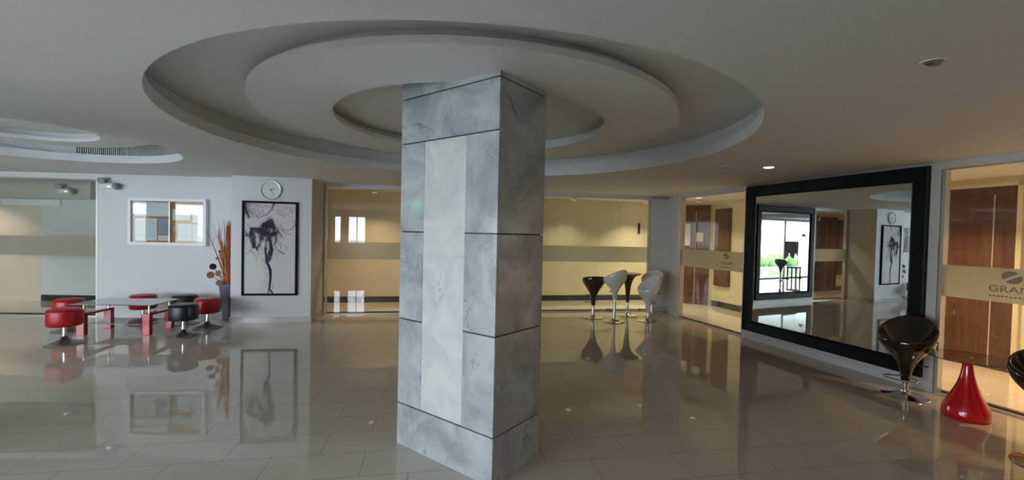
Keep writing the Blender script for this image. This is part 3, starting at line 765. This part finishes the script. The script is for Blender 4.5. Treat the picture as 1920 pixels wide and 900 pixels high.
ck = empty('wall_clock', at(O_P, A_P, 0.618, 0, 2.243), A_P)
RM_ = Matrix.Rotation(PI/2, 4, 'X')
cc_ = MB().lathe([(0.0, 0.0), (0.158, 0.0), (0.163, 0.012), (0.163, 0.034), (0.156, 0.040), (0.147, 0.036), (0.143, 0.022), (0.0, 0.022)], 56, RM_).build('clock_case', M_PLAST, ck, smooth=True)
MB().lathe([(0.146, 0.030), (0.149, 0.0405), (0.156, 0.0415), (0.159, 0.034)], 56, RM_, caps=False).build('clock_rim', M_STEEL, cc_, smooth=True)
for k in range(12):
    m = MB(); a_ = k*PI/6; r0, r1 = (0.100, 0.130) if k % 3 == 0 else (0.112, 0.130)
    m.box(r0, r1, -0.0245, -0.0222, -0.003, 0.003, Matrix.Rotation(a_, 4, 'Y'))
    m.build('hour_mark', M_GPLAST, ck)
def hand(ang, L, w_, y): # ang clockwise from 12
    MB().box(-w_, w_, y-0.002, y, -0.02, L, Matrix.Rotation(ang, 4, 'Y')).build('clock_hand', M_BLACKM, ck)
hand(math.radians(72), 0.062, 0.0045, -0.026); hand(math.radians(152), 0.098, 0.0035, -0.029)
tag(ck, 'round white wall clock with thin dark rim above the framed print', 'clock')

# ------------------------------------------------------------------ notice board
nb = empty('notice_board', at(O_L, A_L, 2.118, 0, 1.262), A_L); NW, NH = 1.308, 0.808
m = MB(); f_ = 0.052
m.box(0, NW, -0.075, 0, 0, f_).box(0, NW, -0.075, 0, NH-f_, NH).box(0, f_, -0.075, 0, f_, NH-f_).box(NW-f_, NW, -0.075, 0, f_, NH-f_)
m.build('board_frame', M_WFRAME, nb, bevel=0.003)
MB().box(f_, NW-f_, -0.012, -0.002, f_, NH-f_).build('cork_panel', M_CORK, nb)
MB().box(f_, 0.695, -0.052, -0.047, f_, NH-f_).build('sliding_glass', M_PANE, nb)
MB().box(0.675, NW-f_, -0.062, -0.057, f_, NH-f_).build('sliding_glass', M_PANE, nb)
MB().box(0.680, 0.694, -0.064, -0.046, f_, NH-f_).build('glass_edge', M_TRIM, nb)
tag(nb, 'white framed glass fronted notice board on the left wall', 'notice board')
def note(x0, x1, z0, z1, label, mat=M_PAPER, lines=0):
    o = MB().box(0, x1-x0, -0.0025, 0, 0, z1-z0).build('paper_notice', mat, None, loc=at(O_L, A_L, 2.118+x0, -0.013, 1.262+z0), rotz=A_L)
    if lines:
        m = MB(); h_ = z1-z0; w_ = x1-x0
        for i in range(lines):
            z = h_*(0.86-0.74*i/lines); m.box(w_*0.12, w_*(0.88 if i % 3 else 0.7), -0.0032, -0.0024, z-h_*0.012, z)
        m.build('print_lines', M_GPLAST, o)
    tag(o, label, 'notice', 'papers pinned in the notice board'); return o
note(0.705, 1.000, 0.440, 0.630, 'landscape white paper pinned upper middle of the cork', lines=5)
note(1.045, 1.245, 0.395, 0.690, 'upright white paper at the top right of the notice board', lines=8)
note(0.800, 1.030, 0.085, 0.380, 'white paper at the lower middle of the notice board', lines=8)
note(1.040, 1.245, 0.085, 0.375, 'white paper at the lower right of the notice board', lines=8)
note(0.715, 0.785, 0.230, 0.330, 'small dark blue card beside the lower papers', M_PAPERD)
note(0.075, 0.660, 0.500, 0.735, 'wide pale paper across the top left of the board', lines=4)
note(0.080, 0.250, 0.080, 0.460, 'tall pale paper at the lower left of the board', lines=9)
note(0.270, 0.445, 0.080, 0.460, 'second pale paper from the left of the board', lines=9)
note(0.465, 0.655, 0.190, 0.460, 'grey blue printed paper left of the sliding glass edge', M_PAPERD)
note(0.465, 0.655, 0.080, 0.170, 'small pale slip under the grey blue printed paper', lines=2)
pn = MB().sphere((0, -0.006, 0), 0.009).build('push_pin', M_PODD, None, smooth=True, loc=at(O_L, A_L, 2.118+0.865, -0.016, 1.262+0.605), rotz=A_L)
tag(pn, 'dark push pin in the landscape paper on the cork', 'pin')

# ------------------------------------------------------------------ emergency lights
def emergency(O, a, s, z, t, label, k=1.0):
    r = empty('emergency_light', at(O, a, s, t, z), a)
    MB().rbox(0, 0.235*k, -0.075, 0, 0, 0.095*k, 0.01).build('battery_box', M_PLAST, r)
    MB().box(0.135*k, 0.185*k, -0.078, -0.074, 0.035*k, 0.045*k).build('indicator', M_LED, r)
    for i, (x, z_, dy) in enumerate(((0.03, 0.145, -0.06), (0.285, 0.05, -0.07))):
        c = Vector((x*k, dy, z_*k))
        hd_ = MB().lathe([(0, 0.035), (0.03, 0.03), (0.052, 0.0), (0.056, -0.035), (0.050, -0.04), (0.0, -0.03)], 24, Matrix.Translation(c) @ Matrix.Rotation(math.radians(-75 if i == 0 else -60), 4, 'X') @ Matrix.Rotation(0.4 if i else -0.4, 4, 'Y')).build('lamp_head', M_GPLAST, r, smooth=True)
    MB().tube([(0.03*k, -0.04, 0.12*k), (0.06*k, -0.04, 0.10*k), (0.20*k, -0.04, 0.11*k), (0.285*k, -0.04, 0.09*k)], 0.012*k, 8).build('bracket', M_GPLAST, r)
    MB().tube([(0.10*k, -0.03, 0.09*k), (0.095*k, -0.03, 0.17*k), (0.12*k, -0.03, 0.20*k), (0.145*k, -0.03, 0.19*k), (0.15*k, -0.03, 0.10*k)], 0.006*k, 8).build('cable', M_GPLAST, r)
    tag(r, label, 'emergency light'); return r
emergency(O_L, A_L, 1.655, 2.205, -0.004, 'twin head emergency light on the left wall above the notice board')
emergency((-14, 8.9), LA2, 4.85, 2.20, -0.163, 'twin head emergency light seen through the far left glass')
# pale bar built in place of a reflection in the left glass
wpn = empty('wall_box', at((-14, 8.9), LA2, 3.53, 0, 1.955), LA2)
MB().box(0, 1.17, -0.03, 0, 0, 0.14).build('reflection_body', M_WFRAME, wpn, bevel=0.004)
MB().box(0.01, 1.16, -0.036, -0.03, 0.125, 0.133).build('reflection_lip', M_TRIM, wpn)
tag(wpn, 'long pale blue-white bar standing in for a reflection in the far left glass', 'reflection')

# ------------------------------------------------------------------ ceiling fittings
dl = empty('recessed_downlight', (1.97, 2.12, H))
MB().lathe([(0.034, 0.0), (0.050, 0.0), (0.050, -0.004), (0.042, -0.006), (0.034, -0.001)], 40, caps=False).build('trim_ring', M_PLAST, dl, smooth=True)
MB().lathe([(0.036, -0.001), (0.032, -0.008), (0.02, -0.010), (0.0, -0.010)], 32, Matrix.Rotation(math.radians(18), 4, 'Y'), caps=False).build('eyeball', M_GPLAST, dl, smooth=True)
MB().lathe([(0.0, -0.0125), (0.017, -0.0125)], 24, Matrix.Translation((-0.012, 0, 0)), caps=False).build('lamp_face', M_BLACKM, dl)
tag(dl, 'unlit eyeball downlight in the ceiling at upper right', 'downlight')
d2 = empty('recessed_downlight', (3.03, 5.32, H))
MB().lathe([(0.0, -0.006), (0.038, -0.008), (0.055, -0.004), (0.058, 0.0)], 32, caps=False).build('trim_ring', M_LED, d2, smooth=True)
tag(d2, 'small bright round downlight above the large mirror', 'downlight')
sd = empty('smoke_detector', (2.49, 5.28, H))
db_ = MB().lathe([(0.052, 0.0), (0.050, -0.012), (0.034, -0.022), (0.030, -0.036), (0.0, -0.040)], 32, caps=False).build('detector_body', M_PLAST, sd, smooth=True)
m = MB()
for k in range(6): m.box(0.030, 0.036, -0.006, 0.006, -0.034, -0.022, Matrix.Rotation(k*PI/3, 4, 'Z'))
m.build('vents', M_BLACKM, db_)
tag(sd, 'small round smoke detector on the ceiling left of the bright downlight', 'smoke detector')

# ------------------------------------------------------------------ pouf stools
def pouf(mat, label, x, y, rz=0):
    r = empty('pouf_stool', (x, y, 0), rz)
    st_ = MB().lathe([(0, 0.245), (0.150, 0.245), (0.170, 0.250), (0.180, 0.268), (0.183, 0.34), (0.180, 0.435), (0.172, 0.462), (0.150, 0.474), (0.08, 0.478), (0, 0.479)], 48, caps=False).build('seat', mat, r, smooth=True, autos=False)
    MB().lathe([(0.181, 0.262), (0.1845, 0.266), (0.181, 0.270)], 48, caps=False).lathe([(0.176, 0.452), (0.1795, 0.455), (0.176, 0.459)], 48, caps=False).build('piping', mat, st_, smooth=True)
    MB().lathe([(0.024, 0.09), (0.024, 0.246)], 24, caps=False).lathe([(0.05, 0.236), (0.05, 0.246)], 24).build('post', M_CHROME, r, smooth=True)
    MB().lathe([(0.0, 0.0), (0.198, 0.0), (0.202, 0.006), (0.198, 0.013), (0.15, 0.024), (0.09, 0.045), (0.05, 0.075), (0.030, 0.105), (0.024, 0.11), (0.0, 0.11)], 56, caps=False).build('base', M_STEEL, r, smooth=True)
    tag(r, label, 'stool', None); return r
pouf(M_RLEA, 'round red stool at the front left corner of the glass table', -5.95, 5.82)
pouf(M_RLEA, 'round red stool tucked behind the front left red stool', -6.66, 6.58)
pouf(M_RLEA, 'round red stool standing at the far long side of the glass table', -6.02, 7.14)
pouf(M_BLEA, 'round black stool in front at the right end of the glass table', -4.78, 6.36)
pouf(M_BLEA, 'round black stool half hidden behind the front black stool', -5.40, 7.22)
pouf(M_RLEA, 'round red stool furthest right, beside the black stools', -4.83, 6.93)

# ------------------------------------------------------------------ low glass table
tb = empty('coffee_table', (-5.80, 6.60, 0), math.radians(6))
def seg_table():
    hw = 0.435
    for sg in (-1, 1):
        fr = empty('leg_frame', (sg*hw, 0, 0)); fr.parent = tb
        C.objects.unlink(fr); bpy.data.objects.remove(fr)
        m = MB(); x0, x1 = sg*hw-0.05, sg*hw+0.05
        m.box(x0, x1, -0.275, -0.205, 0, 0.315).box(x0, x1, 0.205, 0.275, 0, 0.315).box(x0, x1, -0.205, 0.205, 0.285, 0.315)
        m.build('leg_frame', M_RLAC, tb, bevel=0.004)
        for y in (-0.22, 0.22):
            MB().lathe([(0.014, 0.315), (0.014, 0.436)], 20, Matrix.Translation((sg*hw+0.01, y, 0))).lathe([(0.026, 0.436), (0.026, 0.441)], 20, Matrix.Translation((sg*hw+0.01, y, 0))).build('glass_support', M_CHROME, tb, smooth=True)
seg_table()
MB().box(-0.385, 0.385, -0.22, 0.22, 0.150, 0.158).build('glass_shelf', M_SHELF, tb)
top_ = MB(); top_.box(-0.56, 0.56, -0.315, 0.315, 0.442, 0.452); tt = top_.build('glass_top', [M_TGLASS, M_TEDGE], tb)
for p in tt.data.polygons:
    if abs(p.normal.z) < 0.5: p.material_index = 1
tag(tb, 'low rectangular glass table on two red frames among the round stools', 'table')

# ------------------------------------------------------------------ tall vase and dried stems
vz = empty('floor_vase', (-4.895, 7.50, 0), A_P)
m = MB()
def sq(m, rs):
    prev = None
    for w_, z in rs:
        r_ = [m.bm.verts.new((sx_*w_, sy_*w_, z)) for sx_, sy_ in ((-1, -1), (1, -1), (1, 1), (-1, 1))]
        if prev:
            for i in range(4): m._f([prev[i], prev[(i+1) % 4], r_[(i+1) % 4], r_[i]])
        else: m._f(r_[::-1])
        prev = r_
    m._f(prev)
sq(m, [(0.070, 0.0), (0.070, 0.02), (0.050, 0.03), (0.092, 0.64), (0.080, 0.64), (0.070, 0.56)])
m.build('vase_body', M_VASE, vz, bevel=0.004)
tag(vz, 'tall slim tapered dark plum floor vase beside the picture pier', 'vase')
arr = empty('dried_arrangement', (-4.895, 7.50, 0.57), A_P)
random.seed(11)
def stem(mat, n, spread, h0, h1, r, name, bias=0.0):
    m = MB()
    for i in range(n):
        a_ = random.uniform(0, 2*PI); q = random.uniform(0, spread); hh = random.uniform(h0, h1)
        tx = math.cos(a_)*q*0.7 + bias; ty = math.sin(a_)*q*0.35 - 0.01
        b0 = (random.uniform(-.04, .04), random.uniform(-.04, .04), 0.02)
        mid = (b0[0]*0.5+tx*0.45, b0[1]*0.5+ty*0.4, hh*0.5)
        m.tube([b0, mid, (tx, ty, hh*0.86), (tx*1.08, ty, hh)], [r*0.7, r, r*1.1, r*0.2], 6)
    return m.build(name, mat, arr, smooth=True)
stem(M_REED, 30, 0.10, 0.80, 1.16, 0.010, 'red_reeds', 0.03)
stem(M_REEDO, 20, 0.15, 0.45, 1.05, 0.008, 'orange_reeds', -0.04)
m = MB()
for tx, hh in ((-0.30, 0.98), (-0.20, 1.10), (-0.13, 1.14), (-0.24, 0.80), (-0.05, 1.2)):
    m.tube([(0, 0, 0.02), (tx*0.3, -0.01, hh*0.4), (tx*0.7, -0.03, hh*0.75), (tx, -0.03, hh)], [0.005, 0.004, 0.003, 0.0015], 6)
    m.tube([(tx*0.7, -0.03, hh*0.75), (tx*0.6+0.01, -0.03, hh*0.98)], [0.003, 0.001], 5)
m.build('bare_twigs', M_TWIG, arr, smooth=True)
for (x, y, z, rr, mt, tilt) in ((-0.20, -0.05, 0.36, 0.052, M_PODD, 0.5), (-0.23, -0.06, 0.22, 0.058, M_POD, 0.2), (-0.11, -0.07, 0.25, 0.050, M_POD, -0.3), (-0.085, -0.09, 0.09, 0.050, M_POD, 0.1), (-0.13, -0.05, 0.50, 0.028, M_REEDO, 0.4), (-0.10, -0.05, 0.62, 0.022, M_POD, 0.2)):
    q = MB().lathe([(0, -0.022), (rr*0.5, -0.018), (rr, 0.0), (rr*0.96, 0.008), (rr*0.5, 0.012), (0, 0.010)], 22, Matrix.Translation((x, y, z)) @ Matrix.Rotation(PI/2-0.35, 4, 'X') @ Matrix.Rotation(tilt, 4, 'Y'), caps=False)
    q.tube([(x, y+0.01, z), (x*0.55, y*0.5, z*0.6), (x*0.2, 0, 0.03)], [0.004, 0.004, 0.004], 6)
    q.build('seed_pod', mt, arr, smooth=True)
tag(arr, 'dried red reeds, twigs and round seed pods standing in the plum vase', 'dried flowers')

# ------------------------------------------------------------------ bar stools
def prof_r(t):
    P_ = [(0, .036), (.15, .041), (.3, .052), (.45, .074), (.58, .110), (.70, .155), (.80, .190), (.89, .210), (.96, .214), (1.0, .208)]
    for (a_, b_), (c_, d_) in zip(P_, P_[1:]):
        if t <= c_: return b_+(d_-b_)*(t-a_)/(c_-a_)
    return P_[-1][1]
def shell(zl, zh, dish, k=1.0):
    """scooped seat shell flowing down into a narrow neck; the tall back is at +y"""
    m = MB(); seg = 64; rings = []
    def rim(a_): return zl + (zh-zl)*((1+math.sin(a_))/2)**1.5
    T = [i/26 for i in range(27)]
    for t in T:
        ring_ = []
        for i in range(seg):
            a_ = 2*PI*i/seg; z = t*(zl*(1-t*t*t)+rim(a_)*t*t*t); r_ = prof_r(t)*k
            ex = 1.08 if t > .5 else 1+0.16*t
            ring_.append(m.bm.verts.new((r_*math.cos(a_)*ex, r_*math.sin(a_), z)))
        rings.append(ring_)
    for u in [1.0, 0.97, 0.9, 0.8, 0.68, 0.55, 0.42, 0.3, 0.18, 0.08]:
        ring_ = []
        for i in range(seg):
            a_ = 2*PI*i/seg; top = rim(a_)-0.002; q = u**2.2; z = top*q + dish*(1-q) + (0.006 if u == 1.0 else 0)
            r_ = 0.196*u*k; ring_.append(m.bm.verts.new((r_*math.cos(a_)*1.08, r_*math.sin(a_), z)))
        rings.append(ring_)
    for A_, B_ in zip(rings, rings[1:]):
        for i in range(seg): m._f([A_[i], A_[(i+1) % seg], B_[(i+1) % seg], B_[i]])
    m._f(rings[0][::-1]); m._f(rings[-1])
    return m
def bar_stool(mat, label, x, y, lift, zl, zh, rz, k=1.0, group=None):
    """lift = height of the shell's lower end above the floor"""
    r = empty('bar_stool', (x, y, 0), rz)
    s_ = shell(zl, zh, zl-0.10, k).build('seat', mat, r, smooth=True, autos=False); s_.location = (0, 0, lift)
    MB().lathe([(0.0, 0.0), (0.195, 0.0), (0.200, 0.004), (0.196, 0.011), (0.12, 0.022), (0.06, 0.040), (0.040, 0.055), (0.036, 0.07), (0.0, 0.07)], 56, caps=False).build('base', M_CHROME, r, smooth=True)
    MB().lathe([(0.028, 0.06), (0.028, min(lift-0.02, 0.36)), (0.019, min(lift-0.015, 0.365)), (0.019, lift+0.01)], 28, caps=False).build('gas_column', M_CHROME, r, smooth=True)
    zf = max(0.16, lift+0.05) if lift < 0.3 else 0.20
    pts = [(0.03, -0.02, zf)] + [(0.135*math.sin(t_)*1.0, -0.05-0.15*(1-math.cos(t_))/2*1.2, zf-0.005) for t_ in [0.45+i*(2*PI-0.9)/20 for i in range(21)]] + [(-0.03, -0.02, zf)]
    MB().tube(pts, 0.0085, 8).build('footrest', M_CHROME, r, smooth=True)
    MB().tube([(0.03, 0.0, lift+zl*0.45), (0.11, 0.02, lift+zl*0.40), (0.17, 0.025, lift+zl*0.42)], [0.006, 0.006, 0.008], 8).build('lever', M_BLACKM, r, smooth=True)
    tag(r, label, 'bar stool', group); return r
bar_stool(M_BGLO, 'black scooped bar stool far back, left of the white stools', 1.55, 8.55, 0.24, 0.52, 0.58, math.radians(190))
bar_stool(M_WGLO, 'white bar stool with a long bare chrome stem left of the brown bar table', 1.88, 8.19, 0.42, 0.38, 0.56, math.radians(215), 1.0)
bar_stool(M_WGLO, 'front white bar stool with a wide open bowl right of the brown bar table', 2.55, 8.32, 0.17, 0.44, 0.71, math.radians(-65), 0.95)
bar_stool(M_WGLO, 'white bar stool behind the open bowl one, by the corner', 2.80, 8.92, 0.27, 0.46, 0.64, math.radians(-40), 0.95)
bar_stool(M_BGLO, 'large black bar stool standing before the big mirror', 4.09, 4.55, 0.165, 0.44, 0.66, math.radians(-58), 1.06)
bar_stool(M_BGLO, 'black bar stool cut off by the right edge of the picture', 3.90, 3.15, 0.26, 0.40, 0.56, math.radians(-40), 1.0)
bar_stool(M_BGLO, 'black bar stool by the garden glazing, seen only in the mirrors', -5.95, 3.60, 0.33, 0.40, 0.5, math.radians(160), 1.0)

bt = empty('bar_table', (2.306, 8.90, 0))
MB().lathe([(0.0, 0.825), (0.235, 0.825), (0.250, 0.832), (0.250, 0.848), (0.240, 0.856), (0.0, 0.858)], 56, caps=False).build('table_top', M_WOODL, bt, smooth=True)
MB().lathe([(0.034, 0.27), (0.040, 0.37), (0.052, 0.52), (0.072, 0.64), (0.105, 0.73), (0.16, 0.795), (0.225, 0.824), (0.0, 0.824)], 48, caps=False).build('pedestal', M_BROWN, bt, smooth=True, autos=False)
MB().lathe([(0.026, 0.06), (0.026, 0.26)], 24, caps=False).build('stem', M_CHROME, bt, smooth=True)
MB().lathe([(0.0, 0.0), (0.215, 0.0), (0.220, 0.004), (0.215, 0.012), (0.13, 0.024), (0.06, 0.045), (0.036, 0.07), (0.0, 0.07)], 56, caps=False).build('base', M_CHROME, bt, smooth=True)
tag(bt, 'dark brown trumpet shaped bar table between the white stools', 'table')

rt = empty('side_table', (4.19, 4.03, 0))
MB().lathe([(0.0, 0.0), (0.150, 0.0), (0.164, 0.010), (0.170, 0.035), (0.166, 0.075), (0.150, 0.125), (0.122, 0.185), (0.092, 0.25), (0.067, 0.32), (0.048, 0.40), (0.038, 0.47), (0.034, 0.535), (0.0, 0.537)], 64, caps=False).build('pedestal', M_RGLO, rt, smooth=True, autos=False)
MB().lathe([(0.0, 0.537), (0.036, 0.537), (0.038, 0.542), (0.038, 0.549), (0.0, 0.549)], 32, caps=False).lathe([(0.0, 0.5575), (0.030, 0.5575), (0.026, 0.564), (0.0, 0.566)], 32, caps=False).build('glass_clamp', M_CHROME, rt, smooth=True)
tt = MB().lathe([(0.0, 0.5495), (0.300, 0.5495), (0.303, 0.5535), (0.300, 0.5575), (0.0, 0.5575)], 64, caps=False).build('glass_top', [M_TGLASS, M_TEDGE], rt)
for p in tt.data.polygons:
    if abs(p.normal.z) < 0.9: p.material_index = 1
tag(rt, 'glossy red cone side table with a round clear glass top', 'table')

# ------------------------------------------------------------------ things seen only in the mirrors
ls = empty('low_stool', (-7.25, 2.95, 0), 0.3)
for sx_ in (-1, 1):
    for sy_ in (-1, 1): MB().box(sx_*0.16-0.02, sx_*0.16+0.02, sy_*0.16-0.02, sy_*0.16+0.02, 0, 0.44).build('leg', M_BLACKM, ls)
MB().rbox(-0.2, 0.2, -0.2, 0.2, 0.44, 0.5, 0.015).build('seat', M_BLACKM, ls)
tag(ls, 'dark four legged low stool by the garden glazing', 'stool')
bn = empty('waste_bin', (-9.0, 2.45, 0), 0.2)
MB().lathe([(0.0, 0.0), (0.14, 0.0), (0.17, 0.55), (0.16, 0.55), (0.13, 0.02), (0, 0.02)], 32, caps=False).build('bin_body', M_GPLAST, bn, smooth=True)
MB().lathe([(0.172, 0.54), (0.172, 0.57), (0.12, 0.58), (0.0, 0.60)], 32, caps=False).build('bin_lid', M_GPLAST, bn, smooth=True)
tag(bn, 'grey waste bin by the garden glazing', 'bin')
cr_ = empty('clothes_rack', (-7.3, 2.75, 0), 0.25)
MB().tube([(-0.45, 0, 0.02), (-0.45, 0, 1.5)], 0.012).tube([(0.45, 0, 0.02), (0.45, 0, 1.5)], 0.012).tube([(-0.5, 0, 1.5), (0.5, 0, 1.5)], 0.012).build('rack_frame', M_BLACKM, cr_)
for fx in (-0.45, 0.45): MB().tube([(fx, -0.2, 0.015), (fx, 0.2, 0.015)], 0.015).build('foot', M_BLACKM, cr_)
tag(cr_, 'thin black rack standing by the garden glazing', 'rack')
m = MB()
for i in range(24):
    x = -0.42+i*0.84/23; d_ = 0.03+0.015*math.sin(i*1.7); zb = 0.95 + 0.12*math.sin(i*0.5)
    m.box(x-0.019, x+0.019, -d_, d_, zb, 1.535)
cl = m.build('draped_cloth', M_CLOTH, None, loc=(-7.3, 2.75, 0), rotz=0.25); tag(cl, 'reddish grey cloth hanging over the thin black rack', 'cloth')
for x, y, z, nm in ((-7.0, 3.6, 1.75, 'nearer the black stool'), (-8.9, 3.2, 1.45, 'nearer the waste bin')):
    pl_ = empty('pendant_lamp', (x, y, H))
    MB().tube([(0, 0, 0), (0, 0, z-H+0.08)], 0.004, 6).build('cord', M_BLACKM, pl_)
    MB().lathe([(0.015, z-H+0.09), (0.05, z-H+0.07), (0.09, z-H), (0.085, z-H), (0.0, z-H+0.06)], 28, caps=False).build('lamp_shade', M_BLACKM, pl_, smooth=True)
    tag(pl_, 'small black pendant lamp by the garden glazing, ' + nm, 'pendant lamp')
ex = empty('exit_sign', (-4.56, 2.95, 2.02), PI/2)
MB().rbox(-0.16, 0.16, 0.0, 0.03, -0.08, 0.08, 0.006).build('sign_box', M_PLAST, ex)
MB().box(-0.145, 0.145, -0.004, 0.0, -0.065, 0.065).build('sign_face', M_GREEN, ex)
tag(ex, 'green lit exit sign on the wall left of the camera', 'exit sign')
